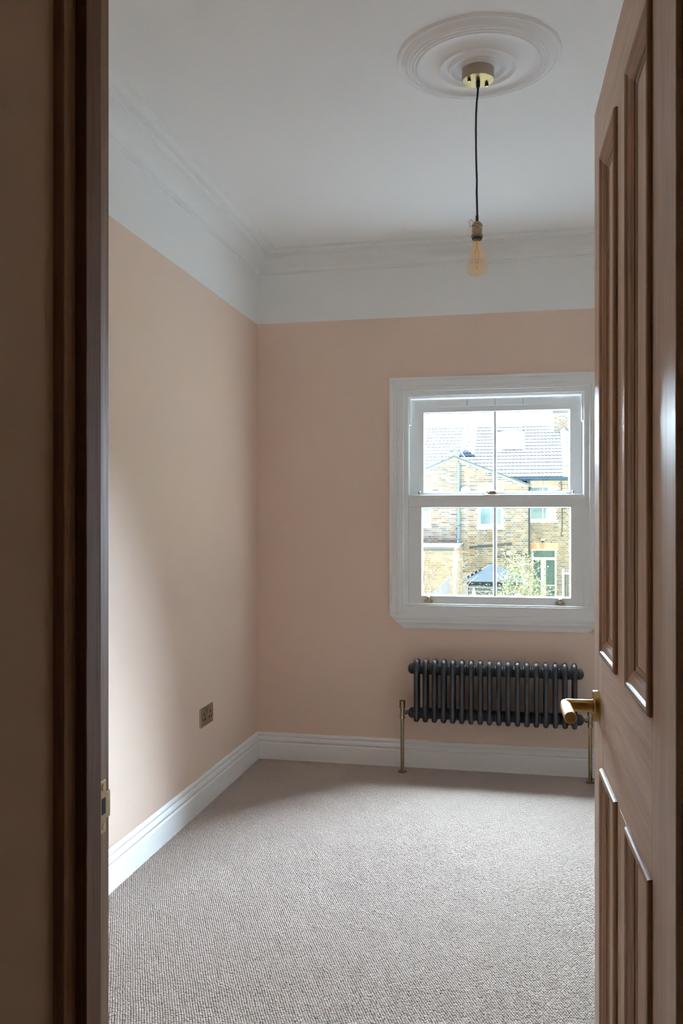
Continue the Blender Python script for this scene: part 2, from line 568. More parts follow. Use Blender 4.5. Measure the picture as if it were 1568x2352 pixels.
# lever handle on a round rose
hx, hz = .582, 1.019
h = empty('door_handle', (hx, 0, hz), parent=door)
tag(h, 'brushed brass lever handle')
up = along((0, 0, 0), (0, 1, 0))
obj('rose', MB().lathe([(.0243, 0), (.0245, .0075), (.0238, .0086), (.0105, .0088)], 48, up), M['brass'], h, smooth=35)
obj('spindle', MB().lathe([(.0108, .0086), (.0108, .0104), (.0097, .0106), (.0097, .0500), (.0092, .0512)], 36, up), M['brass'], h, smooth=35)
lv = along((.0160, .0515, 0), (-1, 0, 0))
obj('lever', MB().lathe([(.0040, 0), (.0060, .0008), (.0064, .0030), (.0064, .0120), (.0078, .0160), (.0082, .0180), (.0086, .0300), (.0090, .0600), (.0093, .1060), (.0090, .1078),
                         (.0082, .1082)], 40, lv), M['brass_lever'], h, smooth=30)
obj('end_cap', MB().lathe([(.0086, .1078), (.0086, .1086), (.0080, .1090), (.0002, .1090)], 40, lv), M['brass'], h, smooth=30)
for z in (.17, .953, 1.72):
    hg = obj('hinge', bx(-.0012, .0003, -.039, -.006, z, z + .1), M['antique'], door)
    obj('knuckle', MB().lathe([(.006, 0), (.006, .1)], 14, Matrix.Translation((-.002, -.044, z))), M['antique'], hg, smooth=40)

# ------------------------------------------------------------------ sash window
win = empty('window_1', (0, YB, 0))
tag(win, 'white double-hung sash window with two by two panes', 'window', kind='structure')
AX0, AX1, AZ0, AZ1 = -.696, .410, .808, 2.073
AI = .074
# architrave: profile of (distance from outer edge, height off the wall), three mitred lengths
AP = [(0, 0), (0, .0175), (.0015, .0190), (.013, .0190), (.0145, .0175), (.016, .0150), (.040, .0150), (.043, .0158), (.046, .0190), (.0485, .0205), (.0505, .0190), (.0520, .0165),
      (.0560, .0160), (.0580, .0185), (.0610, .0192), (.0630, .0175), (.0640, .0150), (.0680, .0145), (.0700, .0165), (.0728, .0165), (AI, .0150), (AI, -.002)]


def arch_len(name, a, b, inward, mit_a, mit_b):
    """moulding from a to b (outer edge, x/z), profile grows along inward; mitres shift the ends along the run"""
    a, b = Vector((a[0], 0, a[1])), Vector((b[0], 0, b[1]))
    run = (b - a).normalized()
    iw = Vector((inward[0], 0, inward[1]))
    v, f = [], []
    for d, hh in AP:
        for p, mm in ((a, mit_a), (b, -mit_b)):
            q = p + iw * d + run * d * mm
            v.append((q.x, -hh, q.z))
    n = len(AP)
    for k in range(n - 1):
        f.append((2 * k, 2 * k + 1, 2 * k + 3, 2 * k + 2))
    f += [[2 * k for k in range(n)], [2 * k + 1 for k in range(n)][::-1]]
    return obj(name, MB().add(v, f), M['frame'], win, smooth=30)


arch_len('architrave', (AX0, AZ0), (AX0, AZ1), (1, 0), 0, 1)
arch_len('architrave', (AX0, AZ1), (AX1, AZ1), (0, -1), 1, 1)
arch_len('architrave', (AX1, AZ1), (AX1, AZ0), (-1, 0), 1, 0)
# apron under the sill with clipped corners
APR = [(0, 0), (0, .0235), (.004, .0240), (.016, .0230), (.026, .0205), (.032, .0215), (.036, .0205), (.044, .0165), (.056, .0125), (.062, .0120), (.0645, .0095), (.070, .0085), (.070, 0)]
v, f = [], []
for d, hh in APR:
    k = d / .070 * .074
    v += [(AX0 + k, -hh, AZ0 - d), (AX1 - k, -hh, AZ0 - d)]
for k in range(len(APR) - 1):
    f.append((2 * k, 2 * k + 1, 2 * k + 3, 2 * k + 2))
f += [[2 * k for k in range(len(APR))], [2 * k + 1 for k in range(len(APR))][::-1]]
obj('apron', MB().add(v, f), M['frame'], win, smooth=30)
IX0, IX1, IZ1 = AX0 + AI, AX1 - AI, AZ1 - AI        # inside the architrave
# sill board between the architrave legs
sb = MB()
sb.box(IX0, IX1, -.014, .14, AZ0, .862)
sb.box(IX0, IX1, -.010, .14, .862, .8705)
obj('sill_board', sb, M['frame'], win, bevel=.0015)
# box frame: jambs and head, with the inner stop bead
bf = MB()
bf.box(IX0 - .016, IX0 + .0265, -.004, .150, .8705, IZ1 + .012)
bf.box(IX1 - .0265, IX1 + .016, -.004, .150, .8705, IZ1 + .012)
bf.box(IX0 + .0265, IX1 - .0265, -.004, .150, IZ1 - .024, IZ1 + .012)
obj('box_frame', bf, M['frame'], win)
ZS = 1.826
st = MB()
st.box(IX0 + .0265, IX0 + .0375, .012, .050, ZS, IZ1 - .024)
st.box(IX1 - .0375, IX1 - .0265, .012, .050, ZS, IZ1 - .024)
st.box(IX0 + .0375, IX1 - .0375, .012, .050, IZ1 - .0345, IZ1 - .024)
obj('stop_bead', st, M['frame'], win, bevel=.0015)
lt = MB()
lt.box(IX0 + .0265, IX0 + .0298, .004, .050, 1.449, ZS)
lt.box(IX1 - .0298, IX1 - .0265, .004, .050, 1.449, ZS)
obj('balance_cover', lt, M['frame'], win, bevel=.001)
ch_ = MB()
ch_.box(IX0 + .0265, IX0 + .0350, .056, .150, 1.40, ZS)
ch_.box(IX1 - .0350, IX1 - .0265, .056, .150, 1.40, ZS)
obj('sash_channel', ch_, M['frame'], win)
ck = MB()
ck.box(IX0 + .026, IX0 + .0285, .020, .022, .8705, 1.448)
ck.box(IX1 - .0285, IX1 - .026, .020, .022, .8705, 1.448)
obj('weather_gap', ck, M['seal'], win)


def sash(name, x0, x1, z0, z1, gx0, gx1, gz0, gz1, y0, y1, mx):
    mbs = MB()
    mbs.box(x0, gx0, y0, y1, z0, z1)
    mbs.box(gx1, x1, y0, y1, z0, z1)
    mbs.box(gx0, gx1, y0, y1, z0, gz0)
    mbs.box(gx0, gx1, y0, y1, gz1, z1)
    s = obj(name, mbs, M['frame'], win)
    g = MB()
    yg = (y0 + y1) / 2
    g.loop(gx0, gx1, gz0, gz1, [(-.001, y0 - .0006), (.0015, y0 - .001), (.0045, y0 + .004), (.006, yg - .003), (.006, yg + .012), (.002, y1 + .0004), (-.001, y1 + .0004)], lambda x, z, h: (x, h, z))
    obj('glazing_bead', g, M['frame'], s, smooth=30)
    k = MB()
    k.loop(gx0, gx1, gz0, gz1, [(.0058, yg - .0032), (.0074, yg - .0032), (.0074, yg + .004)], lambda x, z, h: (x, h, z))
    obj('gasket', k, M['seal'], s)
    for a, b in ((gx0 + .006, mx - .0035), (mx + .0035, gx1 - .006)):
        obj('pane', MB().box(a, b, yg, yg + .004, gz0 + .006, gz1 - .006), M['pane'], s)
    w = .0095
    bar = MB()
    bar.prism([(mx - w, 0), (mx + w, 0), (mx + w, 1), (mx - w, 1)], 0, 1)
    bar = MB()
    prof = [(-w, 0), (-w, -.008), (-.0045, -.014), (.0045, -.014), (w, -.008), (w, 0), (w, .012), (-w, .012)]
    vv = [(mx + p, yg + q, gz0 + .001) for p, q in prof] + [(mx + p, yg + q, gz1 - .001) for p, q in prof]
    n = len(prof)
    bar.add(vv, [list(range(n)), list(range(2 * n - 1, n - 1, -1))] + [(i, i + n, (i + 1) % n + n, (i + 1) % n) for i in range(n)])
    obj('glazing_bar', bar, M['frame'], s)
    return s


low = sash('lower_sash', -.5945, .3095, .8695, 1.4470, -.529, .2465, .909, 1.384, .012, .054, -.1415)
upp = sash('upper_sash', -.5870, .3010, 1.395, 1.9640, -.523, .2445, 1.46, 1.895, .058, .100, -.1425)
mr = MB()
mr.box(-.5945, .3095, .0098, .020, 1.385, 1.4475)
obj('meeting_rail', mr, M['frame'], low, bevel=.0015)
tv = MB()
tv.box(-.437, .153, .0490, .060, 1.9235, 1.9590)
tv.box(-.437, .153, .0465, .060, 1.9195, 1.9235)
tvo = obj('trickle_vent', tv, M['frame'], upp, bevel=.001)
for x in (-.288, -.142, .004):
    obj('vent_joint', MB().box(x - .0008, x + .0008, .0486, .0500, 1.925, 1.958), M['seal'], tvo)
# sash fastener on the meeting rail
fs = empty('sash_fastener', (-.150, .036, 1.4478), parent=win)
tag(fs, 'pale brass sash fastener')
obj('base_plate', MB().box(-.040, .036, -.012, .014, 0, .0045), M['pale_brass'], fs, bevel=.002)
obj('arm', MB().tube([(.030, .002, .0085), (.010, 0, .0095), (-.012, 0, .0105), (-.028, -.004, .0100)], [.003, .0055, .0065, .0045], 10), M['pale_brass'], fs, smooth=50)
fk = MB()
fk.box(-.022, .014, -.006, .010, .0045, .0215)
obj('keeper', fk, M['pale_brass'], fs, bevel=.004)
obj('knob', MB().tube([(-.022, -.004, .010), (-.030, -.010, .016), (-.036, -.016, .012), (-.041, -.020, .004)], [.004, .005, .004, .003], 10), M['pale_brass'], fs, smooth=50)
obj('locking_screw', MB().tube([(-.018, 0, .020), (-.017, 0, .034)], [.0022, .0016], 8), M['pale_brass'], fs, smooth=50)
for x in (-.541, .258):
    rs = obj('restrictor_stud', MB().lathe([(.009, 0), (.009, .003), (.0045, .004), (.0045, .012), (.0075, .014), (.0075, .019), (.005, .021)], 16, Matrix.Translation((x, .034, 1.447))), M['pale_brass'], win, smooth=40)
# two sash lifts on the lower rail
for x in (-.489, .192):
    l = empty('sash_lift', (x, .012, .884), parent=win)
    pl = MB()
    pl.lathe([(.0105, 0), (.0105, .0025), (.0095, .0035)], 20, along((-.0155, 0, 0), (0, -1, 0)))
    pl.lathe([(.0105, 0), (.0105, .0025), (.0095, .0035)], 20, along((.0155, 0, 0), (0, -1, 0)))
    pl.box(-.0155, .0155, -.0034, 0, -.0098, .0098)
    obj('lift_plate', pl, M['pale_brass'], l, smooth=40)
    obj('lift_hook', MB().tube([(0, -.003, .000), (0, -.007, .010), (0, -.010, .018), (0, -.014, .0205), (0, -.0175, .0175)], [.008, .0085, .0085, .008, .006], 10), M['pale_brass'], l, smooth=50)
    for q in (-.0165, .0165):
        obj('screw', MB().lathe([(.0036, 0), (.0032, .0007), (.0006, .0009)], 10, along((q, -.0034, 0), (0, -1, 0))), M['antique'], l)

# ------------------------------------------------------------------ column radiator under the window
RX0, RP, RY = -.537, .04665, 4.506
rad = empty('column_radiator', (RX0 + 8.5 * RP, RY, 0))
tag(rad, 'anthracite three-column radiator under the window', 'radiator')
RC = -8.5 * RP
ZA, ZC = .311, .5405          # heights of the two headers
sec = MB()
for s in (-1, 1):
    y = .0375 * s
    path = [(0, 0, .2795), (0, y * .55, .2795), (0, y * .86, .2830), (0, y, .2950), (0, y, .3150), (0, y, .5450), (0, y, .5640), (0, y * .86, .5755), (0, y * .55, .5790), (0, 0, .5790)]
    sec.tube(path, [.0128, .0134, .0140, .0136, .0124, .0124, .0136, .0140, .0134, .0128], 14)
sec.tube([(0, 0, .280), (0, 0, .579)], .0122, 12)
for z in (ZA, ZC):
    sec.lathe([(.024, -RP / 2), (.0285, -RP / 2 + .003), (.0285, -RP / 2 + .007), (.0250, -.010), (.0270, 0), (.0250, .010), (.0285, RP / 2 - .007), (.0285, RP / 2 - .003), (.024, RP / 2)], 24,
              along((0, 0, z), (1, 0, 0)))
first = None
for k in range(18):
    if first is None:
        first = obj('column_section', sec, M['iron'], rad, smooth=45)
        o = first
    else:
        o = first.copy()
        COL.objects.link(o)
    o.location = (RC + k * RP, 0, 0)
for x, s in ((RC - RP / 2, -1), (-RC + RP / 2, 1)):
    for z in (ZA, ZC):
        obj('end_bush', MB().lathe([(.0275, 0), (.0285, .006), (.0265, .010), (.0235, .011), (.0225, .0155), (.0170, .0165), (.0160, .0200), (.0110, .0205)], 12 if z == ZC else 24,
                                   along((x, 0, z), (s, 0, 0))), M['iron'], rad, smooth=30)
    o = obj('blanking_plug', MB().lathe([(.0095, .0200), (.0095, .0235), (.0070, .0240)], 6, along((x, 0, ZC), (s, 0, 0))), M['pale_brass'], rad)
for k in (1.5, 15.5):
    for z0, z1 in ((.500, .548), (.270, .306)):
        br = MB()
        for q in (-.024, .024):
            br.box(RC + k * RP + q - .0015, RC + k * RP + q + .0015, -.026, .1075, z0, z1)
        br.box(RC + k * RP - .0255, RC + k * RP + .0255, .1045, .1078, z0 - .004, z1 + .004)
        obj('wall_bracket', br, M['iron'], rad)


def valve(x, side, label, cap_h):
    """upright copper tail in antique brass with an angled valve turned to the radiator"""
    r = empty('radiator_valve', (x, RY, 0))
    tag(r, label, 'valve', 'valves beside the radiator')
    obj('floor_cover', MB().lathe([(.0235, 0), (.0235, .0016), (.0200, .0045), (.0110, .0055)], 28), M['antique'], r, smooth=40)
    obj('pipe', MB().lathe([(.0092, .004), (.0092, .286)], 24), M['antique'], r, smooth=40)
    obj('compression_nut', MB().lathe([(.0105, .275), (.0128, .277), (.0128, .290), (.0112, .2925)], 6, None), M['antique'], r)
    vb = MB()
    vb.lathe([(.0105, .290), (.0112, .292), (.0112, .336), (.0100, .338)], 24)
    vb.lathe([(.0070, .0), (.0080, .012), (.0080, .022)], 16, along((0, 0, ZA), (side, 0, 0)))
    obj('valve_body', vb, M['antique'], r, smooth=35)
    obj('union_nut', MB().lathe([(.0105, .0135), (.0130, .0150), (.0130, .0245), (.0110, .0260), (.0085, .0262), (.0085, .0340)], 6, along((0, 0, ZA), (side, 0, 0))), M['antique'], r)
    obj('valve_cap', MB().lathe([(.0120, .332), (.0142, .333), (.0145, .340), (.0145, .332 + cap_h - .003), (.0150, .332 + cap_h - .002), (.0145, .332 + cap_h), (.0110, .332 + cap_h), (.0105, .3305 + cap_h)], 28),
        M['antique'], r, smooth=35)
    return r


valve(-.6135, 1, 'antique brass valve and floor pipe at the left end of the radiator', .040)
valve(.3330, -1, 'antique brass valve and floor pipe at the right end, beneath the brass door lever', .030)

# ------------------------------------------------------------------ double socket on the left wall
so = empty('wall_socket', (XL, 3.822, .4075))
tag(so, 'bronze double power socket low on the left wall', 'socket')
plate = bx(0, .0055, -.0810, .0810, -.0440, .0440)
po = obj('face_plate', plate, M['bronze_plate'], so, bevel=.0022, seg=3)
def slot(y, z, w, hgt):
    obj('pin_slot', bx(.0050, .0058, y - w / 2, y + w / 2, z - hgt / 2, z + hgt / 2), M['dark'], so)
for yc in (-.037, .042):
    slot(yc, .0115, .0075, .0135)
    slot(yc - .0125, -.0125, .0085, .0110)
    slot(yc + .0125, -.0125, .0085, .0110)
for y in (-.004, .012):
    sw = bx(.0050, .0072, y - .0050, y + .0050, .012, .031)
    so_s = obj('rocker_switch', sw, M['bronze_plate'], so, bevel=.0008)
    obj('switch_gap', bx(.0050, .0057, y - .0062, y + .0062, .0108, .0322), M['dark'], so_s)
for y in (-.058, .066):
    obj('screw', MB().lathe([(.0034, 0), (.0030, .0006), (.0005, .0008)], 12, along((.0054, y, -.002), (1, 0, 0))), M['antique'], so)

# ------------------------------------------------------------------ ceiling rose and pendant
CX, CY = -.137, 2.775
R = .257
rose_prof = [(1.0, 0), (.997, .004), (.985, .007), (.965, .0085), (.955, .0085), (.95, .0058), (.94, .0068), (.90, .014), (.875, .0185), (.862, .0195), (.857, .0160), (.848, .0166),
             (.835, .0210), (.823, .0212), (.818, .0176), (.808, .0184), (.793, .0232), (.780, .0236), (.775, .0196), (.765, .0202), (.750, .0250), (.738, .0250), (.728, .0215), (.70, .0165),
             (.66, .0140), (.60, .0145), (.55, .0180), (.50, .0245), (.48, .0285), (.472, .0310), (.460, .0320), (.447, .0310), (.43, .0265), (.40, .0235), (.375, .0245), (.358, .0290),
             (.350, .0330), (.338, .0345), (.322, .0335), (.30, .0290), (.27, .0270), (.24, .0285), (.20, .0340), (.02, .0345)]
rose = obj('ceiling_rose', MB().lathe([(R * a, -b) for a, b in rose_prof], 128), M['plaster'], smooth=32)
rose.location = (CX, CY, H)
tag(rose, 'round white plaster ceiling rose above the pendant bulb', 'ceiling rose')

pen = empty('pendant_light', (CX, CY, H - .034))
tag(pen, 'bare amber filament bulb hanging on a black cord', 'pendant lamp')
obj('canopy', MB().lathe([(.0500, 0), (.0505, -.030), (.0490, -.0335)], 56), M['canopy_side'], pen, smooth=30)
obj('canopy_plate', MB().lathe([(.0490, -.0330), (.0488, -.0337), (.0440, -.0345), (.0100, -.0346)], 56), M['canopy_brass'], pen, smooth=30)
for a in (math.radians(38), math.radians(218)):
    obj('canopy_screw', MB().lathe([(.0035, -.034), (.0055, -.036), (.0055, -.0435), (.0045, -.0445)], 14, Matrix.Translation((.0335 * math.cos(a), .0335 * math.sin(a), 0))), M['antique'], pen, smooth=40)
obj('cord_grip', MB().lathe([(.0060, -.033), (.0068, -.0345), (.0062, -.054), (.0042, -.0556)], 20), M['cord'], pen, smooth=40)
cp = [(0, 0, -.050), (0, 0, -.060), (-.0010, 0, -.075), (-.0040, .0010, -.100), (-.0062, .0015, -.140), (-.0068, .001, -.19), (-.0062, 0, -.25), (-.0050, 0, -.31), (-.0036, 0, -.345),
      (-.0042, 0, -.385), (-.0030, 0, -.43), (-.0024, 0, -.460), (-.0030, 0, -.485)]
obj('cord', MB().tube(cp, .0032, 10), M['cord'], pen, smooth=60)
LZ = -.4796
obj('cord_sleeve', MB().lathe([(.0042, LZ + .020), (.0047, LZ + .018), (.0047, LZ - .0005)], 18, Matrix.Translation((-.003, 0, 0))), M['cord'], pen, smooth=40)
ho = empty('lamp_holder', (-.003, 0, LZ), parent=pen)
obj('shell', MB().lathe([(.0050, .0010), (.0095, -.0005), (.0140, -.0055), (.0162, -.0100), (.0166, -.0130), (.0166, -.0165), (.0156, -.0175), (.0154, -.0415), (.0160, -.0425)], 40), M['holder'], ho, smooth=30)
obj('top_ring', MB().lathe([(.0164, -.0098), (.0172, -.0106), (.0172, -.0160), (.0164, -.0168)], 40), M['antique'], ho, smooth=30)
obj('shade_ring', MB().lathe([(.0160, -.0415), (.0186, -.0425), (.0190, -.0450), (.0190, -.0480), (.0178, -.0492), (.0150, -.0492)], 40), M['antique'], ho, smooth=30)
obj('thread_collar', MB().lathe([(.0158, -.0490), (.0164, -.0500), (.0160, -.0520), (.0164, -.0535), (.0150, -.0570), (.0125, -.0575)], 32), M['cord'], ho, smooth=30)
wr = MB()
rw = random.Random(3)
for k in range(12):
    a0 = rw.uniform(0, 2 * PI)
    z0, z1 = -.004 - rw.random() * .008, -.020 - rw.random() * .022
    pts = []
    for q in range(9):
        t = q / 8
        a = a0 + t * 1.9
        z = z0 + (z1 - z0) * t
        rr = .0172 if z < -.009 else .0140
        pts.append((rr * math.cos(a), rr * math.sin(a), z))
    wr.tube(pts, .00035, 5)
for k in range(7):
    b = rw.uniform(-.5, .5)
    pts = [(-.010, -.006, -.004), (-.016 - rw.random() * .004, -.010, .004 + b * .006), (-.023 - rw.random() * .004, -.010 + b * .006, .000 + b * .008), (-.022, -.008, -.010 - rw.random() * .012), (-.0165, -.005, -.016)]
    wr.tube(pts, .00045, 5)
obj('loose_wrapping', wr, M['twine'], ho, smooth=60)
bz = -.0560
bp_ = [(.0125, 0), (.0140, -.003), (.0150, -.008), (.0168, -.018), (.0196, -.032), (.0228, -.047), (.0262, -.060), (.0296, -.0725), (.0316, -.0830), (.0320, -.0890), (.0311, -.0960),
       (.0286, -.1025), (.0240, -.1085), (.0180, -.1130), (.0120, -.1155), (.0075, -.1168), (.0052, -.1182), (.0048, -.1205), (.0030, -.1220), (.0003, -.1226)]
bulb = obj('bulb', MB().lathe([(r_, bz + z_) for r_, z_ in bp_], 48, Matrix.Translation((-.003, 0, LZ)), cap=False),
           M['amber'], pen, smooth=50)
tag(bulb, 'pear-shaped amber glass bulb')
fl = MB()
o3 = Vector((-.003, 0, LZ + bz))
for k in range(4):
    a = PI / 4 + k * PI / 2
    fl.tube([o3 + Vector((.0025 * math.cos(a), .0025 * math.sin(a), -.030)), o3 + Vector((.0085 * math.cos(a), .0085 * math.sin(a), -.040)), o3 + Vector((.0030 * math.cos(a), .0030 * math.sin(a), -.088))], .0009, 6)
fl.tube([o3 + Vector((0, 0, -.004)), o3 + Vector((0, 0, -.030))], [.0035, .0016], 8)
fl.tube([o3 + Vector((0, 0, -.086)), o3 + Vector((0, 0, -.096))], [.0012, .0026], 8)
obj('filament', fl, M['filament'], bulb, smooth=50)

# ------------------------------------------------------------------ outside: gardens and the terrace behind
GZ = -2.60
M['mortar'] = mat('lime_mortar', (0.546, 0.509, 0.476), .95, spec=.1, var=.06, vscale=3)
BR = [mat(f'stock_brick_{n}', tuple(q * .76 for q in c), .9, spec=.1) for n, c in
      (('yellow', (.37, .275, .185)), ('buff', (.40, .325, .25)), ('grey', (.25, .24, .235)), ('brown', (.26, .19, .14)), ('blue', (.17, .175, .19)), ('orange', (.40, .27, .185)), ('pale', (.47, .42, .365)))]
BW = [3, 5, 5, 2, 2, 1, 4]
M['red_brick'] = [mat(f'rubbed_brick_{i}', c, .9, spec=.1) for i, c in enumerate(((.56, .33, .22), (.60, .40, .28), (.50, .30, .21), (.62, .46, .34)))]
M['tile'] = mat('grey_concrete_tile', (0.085, 0.095, 0.105), .9, spec=0, var=.10, vscale=1.2)
M['tile2'] = mat('pale_concrete_tile', (0.130, 0.136, 0.141), .9, spec=0, var=.10, vscale=1.2)
M['slate_blue'] = mat('blue_black_gutter', (.06, .10, .15), .8, spec=.1)
M['pipe_blue'] = mat('weathered_blue_pipe', (0.123, 0.184, 0.234), .5)
M['pipe_black'] = mat('black_pipe', (.04, .055, .075), .5)
M['stone'] = mat('pale_coping', (0.148, 0.151, 0.154), .9, spec=0, var=.06, vscale=4)
M['upvc'] = mat('white_window_plastic', (.74, .74, .74), .5, spec=.2)
M['win_glass'] = mat('painted_window_reflection', (.08, .15, .19), .2, spec=.3, col2=(.26, .36, .40), vscale=1.3)  # mottled blue base colour stands in for reflections on the glass
M['door_glass'] = mat('painted_green_reflection', (.03, .075, .06), .25, spec=.2, col2=(.10, .17, .14), vscale=2.0)  # green mottle paints the garden's reflection into the panes
M['blind'] = mat('white_blind', (.55, .60, .66), .6)
M['curtain'] = mat('pale_curtain', (.62, .66, .72), .8)
M['soil'] = mat('garden_soil', (0.107, 0.098, 0.057), .95, var=.3, vscale=.8)

tag(obj('ground', MB().box(-40, 40, YB + .32, 90, GZ - .2, GZ), M['soil']), 'garden ground between the houses', 'ground', kind='structure')
tag(obj('patio', MB().box(-9, 9, YB + .34, 15.0, GZ - .1, GZ + .03), mat('bounce_paving', (.80, .83, .86), .9, var=.06, vscale=3)), 'unseen pale paving added below the window to bounce light', 'patio', kind='structure')  # added out of view, bounces daylight up to the ceiling

terrace = empty('terraced_house', (0, 34, GZ))
tag(terrace, 'yellow brick terraced houses with grey tiled roof seen through the window', 'building')


def tp(mb, name, mats, parent=terrace, **k):
    """link a part whose vertices are given in world coordinates"""
    o = obj(name, mb, mats, parent, **k)
    q = parent
    off = Vector((0, 0, 0))
    while q is not None:
        off += q.location
        q = q.parent
    o.location = -off
    return o


def free(part, lo):
    return part


brick_mesh = {}


BH = .057


def bricks(part, x0, x1, z0, z1, yf, holes, clip, single, limit):
    """Flemish bond, each brick proud of the mortar; those chosen by single() are objects of their own"""
    rest = MB()
    n_single = 0
    rnd = random.Random(int(abs(x0) * 100))
    row = 0
    z = z0
    idx = list(range(len(BR)))
    while z + BH < z1:
        lo, hi = clip(z + .075)
        lo, hi = max(lo, x0), min(hi, x1)
        spans = [(lo, hi)] if hi > lo else []
        for hx0, hx1, hz0, hz1 in holes:
            if hz0 < z + BH and hz1 > z:
                nx = []
                for a, b in spans:
                    if hx1 <= a or hx0 >= b:
                        nx.append((a, b))
                        continue
                    if hx0 > a:
                        nx.append((a, hx0))
                    if hx1 < b:
                        nx.append((hx1, b))
                spans = nx
        x = x0 - (row % 2) * .1685 - .0
        k = row % 2
        while x < x1:
            w = .209 if k % 2 == 0 else .0965
            for a, b in spans:
                p, q = max(x, a), min(x + w, b)
                if q - p < .04:
                    continue
                mi = rnd.choices(idx, BW)[0]
                pr = .006 + rnd.random() * .006
                if single(p, q, z) and n_single < limit and abs((q - p) - w) < 1e-6:
                    key = (w, mi)
                    if key not in brick_mesh:
                        me = bpy.data.meshes.new('brick')
                        t = MB().box(-w / 2, w / 2, 0, .03, 0, BH)
                        me.from_pydata(t.v, [], t.f)
                        me.materials.append(BR[mi])
                        brick_mesh[key] = me
                    o = link('brick', brick_mesh[key], part)
                    o.location = Vector(((p + q) / 2, yf - pr, z)) - Vector((0, 34, GZ)) - part.location
                    n_single += 1
                else:
                    rest.m = mi
                    y = yf - pr
                    rest.add([(p, y, z), (q, y, z), (q, y, z + BH), (p, y, z + BH), (p, yf + .01, z), (q, yf + .01, z), (q, yf + .01, z + BH), (p, yf + .01, z + BH)],
                             [(0, 1, 2, 3), (1, 5, 6, 2), (5, 4, 7, 6), (4, 0, 3, 7), (3, 2, 6, 7), (4, 5, 1, 0)])
            x += w + .016
            k += 1
        z += .075
        row += 1
    r = tp(rest, 'brickwork', BR, terrace, fix=False)
    r.parent = part
    r.location = r.location - part.location
    r['kind'] = 'stuff'


def arch_bricks(x0, x1, z0, z1, yf, parent, flat=.0):
    """a gauged arch of upright rubbed bricks"""
    n = int((x1 - x0) / .085)
    cx = (x0 + x1) / 2
    for k in range(n):
        a = x0 + (x1 - x0) * k / n + .004
        b = x0 + (x1 - x0) * (k + 1) / n - .004
        lean = lambda x: (x - cx) * .12
        rise = flat * (1 - ((a + b) / 2 - cx) ** 2 / ((x1 - x0) / 2) ** 2)
        m_ = MB().prism([(a, z0 + rise), (b, z0 + rise), (b + lean(b), z1 + rise), (a + lean(a), z1 + rise)], yf - .014, yf + .02)
        tp(m_, 'arch_brick', random.choice(M['red_brick']), parent)


# ---- rear wing (paired outriggers under one gable)
A_ = 32.2
wing_x0, wing_x1 = -7.0, .216
w_holes = [(-4.6, -3.318, 1.10, 2.412), (-1.585, -.684, 1.09, 2.447)]
wing = tp((lambda m: (grid_wall(m, wing_x0, wing_x1, GZ, 2.56, A_, A_ + .25, w_holes), m.prism([(wing_x0, 2.56), (wing_x1, 2.56), (-2.343, 3.575), (-2.566, 3.575), (wing_x0, 1.9 + .66)], A_, A_ + .25))[0] or m)(MB()),
          'rear_wing_wall', M['mortar'])
slope_l, slope_r = (3.575 - 3.157) / (3.564 - 2.566), (3.575 - 2.56) / (2.343 + .216)


def gable(z):
    if z < 2.56:
        return (wing_x0, wing_x1)
    return (max(wing_x0, -2.566 - (3.575 - z) / slope_l), -2.343 + (3.575 - z) / slope_r)


extra = [(-4.6, -3.30, 2.412, 2.67), (-1.60, -.66, 2.447, 2.67), (-3.30, -3.06, 2.83, 2.99)]
bricks(wing, -4.6, wing_x1, -.6, 3.55, A_, w_holes + extra, gable, lambda p, q, z: .42 < z < 1.42 and p > -3.3, 195)
wside = tp(MB().box(wing_x1 - .25, wing_x1, A_ + .25, 36.2, GZ, 2.5), 'rear_wing_flank', M['mortar'])
arch_bricks(-4.55, -3.30, 2.425, 2.665, A_, wing)
arch_bricks(-1.595, -.665, 2.455, 2.665, A_, wing)
# roof of the wing, two slopes of felt-grey tiles behind verge boards
rw_ = MB()
xe_l, xe_r = wing_x0, wing_x1 + .12
zl = 3.60 - (-2.566 - xe_l) * slope_l
zr = 3.60 - (xe_r + 2.343) * slope_r
rw_.prism([(xe_l, zl), (-2.45, 3.64), (-2.45, 3.70), (xe_l, zl + .06)], A_ - .04, 38.2)
rw_.prism([(-2.45, 3.64), (xe_r, zr), (xe_r, zr + .06), (-2.45, 3.70)], A_ - .04, 36.3)
tp(rw_, 'wing_roof', M['tile2'])
vg = MB()
vg.prism([(xe_l, zl - .035), (-2.56, 3.565), (-2.56, 3.60), (xe_l, zl)], A_ - .06, A_ - .02)
vg.prism([(-2.345, 3.565), (xe_r, zr - .035), (xe_r, zr), (-2.345, 3.60)], A_ - .06, A_ - .02)
tp(vg, 'verge', mat('verge_grey', (0.180, 0.230, 0.279), .7))
ap = tp(MB().box(-2.60, -2.32, A_ - .03, A_ + .45, 3.45, 3.84), 'gable_pier', mat('pier_render', (0.246, 0.221, 0.201), .9, var=.12, vscale=12))
tp(MB().prism([(-2.66, 3.82), (-2.455, 3.90), (-2.25, 3.82), (-2.04, 3.55), (-2.00, 3.56), (-2.23, 3.87), (-2.455, 3.95), (-2.67, 3.86)], A_ - .06, A_ + .35), 'pier_cap', M['pipe_blue'], ap).location += Vector((0, 0, 0))
ap.children[0].location = (0, 0, 0)
# air brick
ab = tp(MB().box(-3.30, -3.055, A_ - .015, A_ + .03, 2.825, 2.995), 'air_vent', mat('terracotta_vent', (.62, .47, .40), .9))
for k in range(4):
    o = obj('vent_slat', MB().box(-3.28, -3.075, A_ - .022, A_ - .012, 2.845 + k * .036, 2.862 + k * .036), mat('vent_slat_clay', (.52, .38, .32), .9), ab)


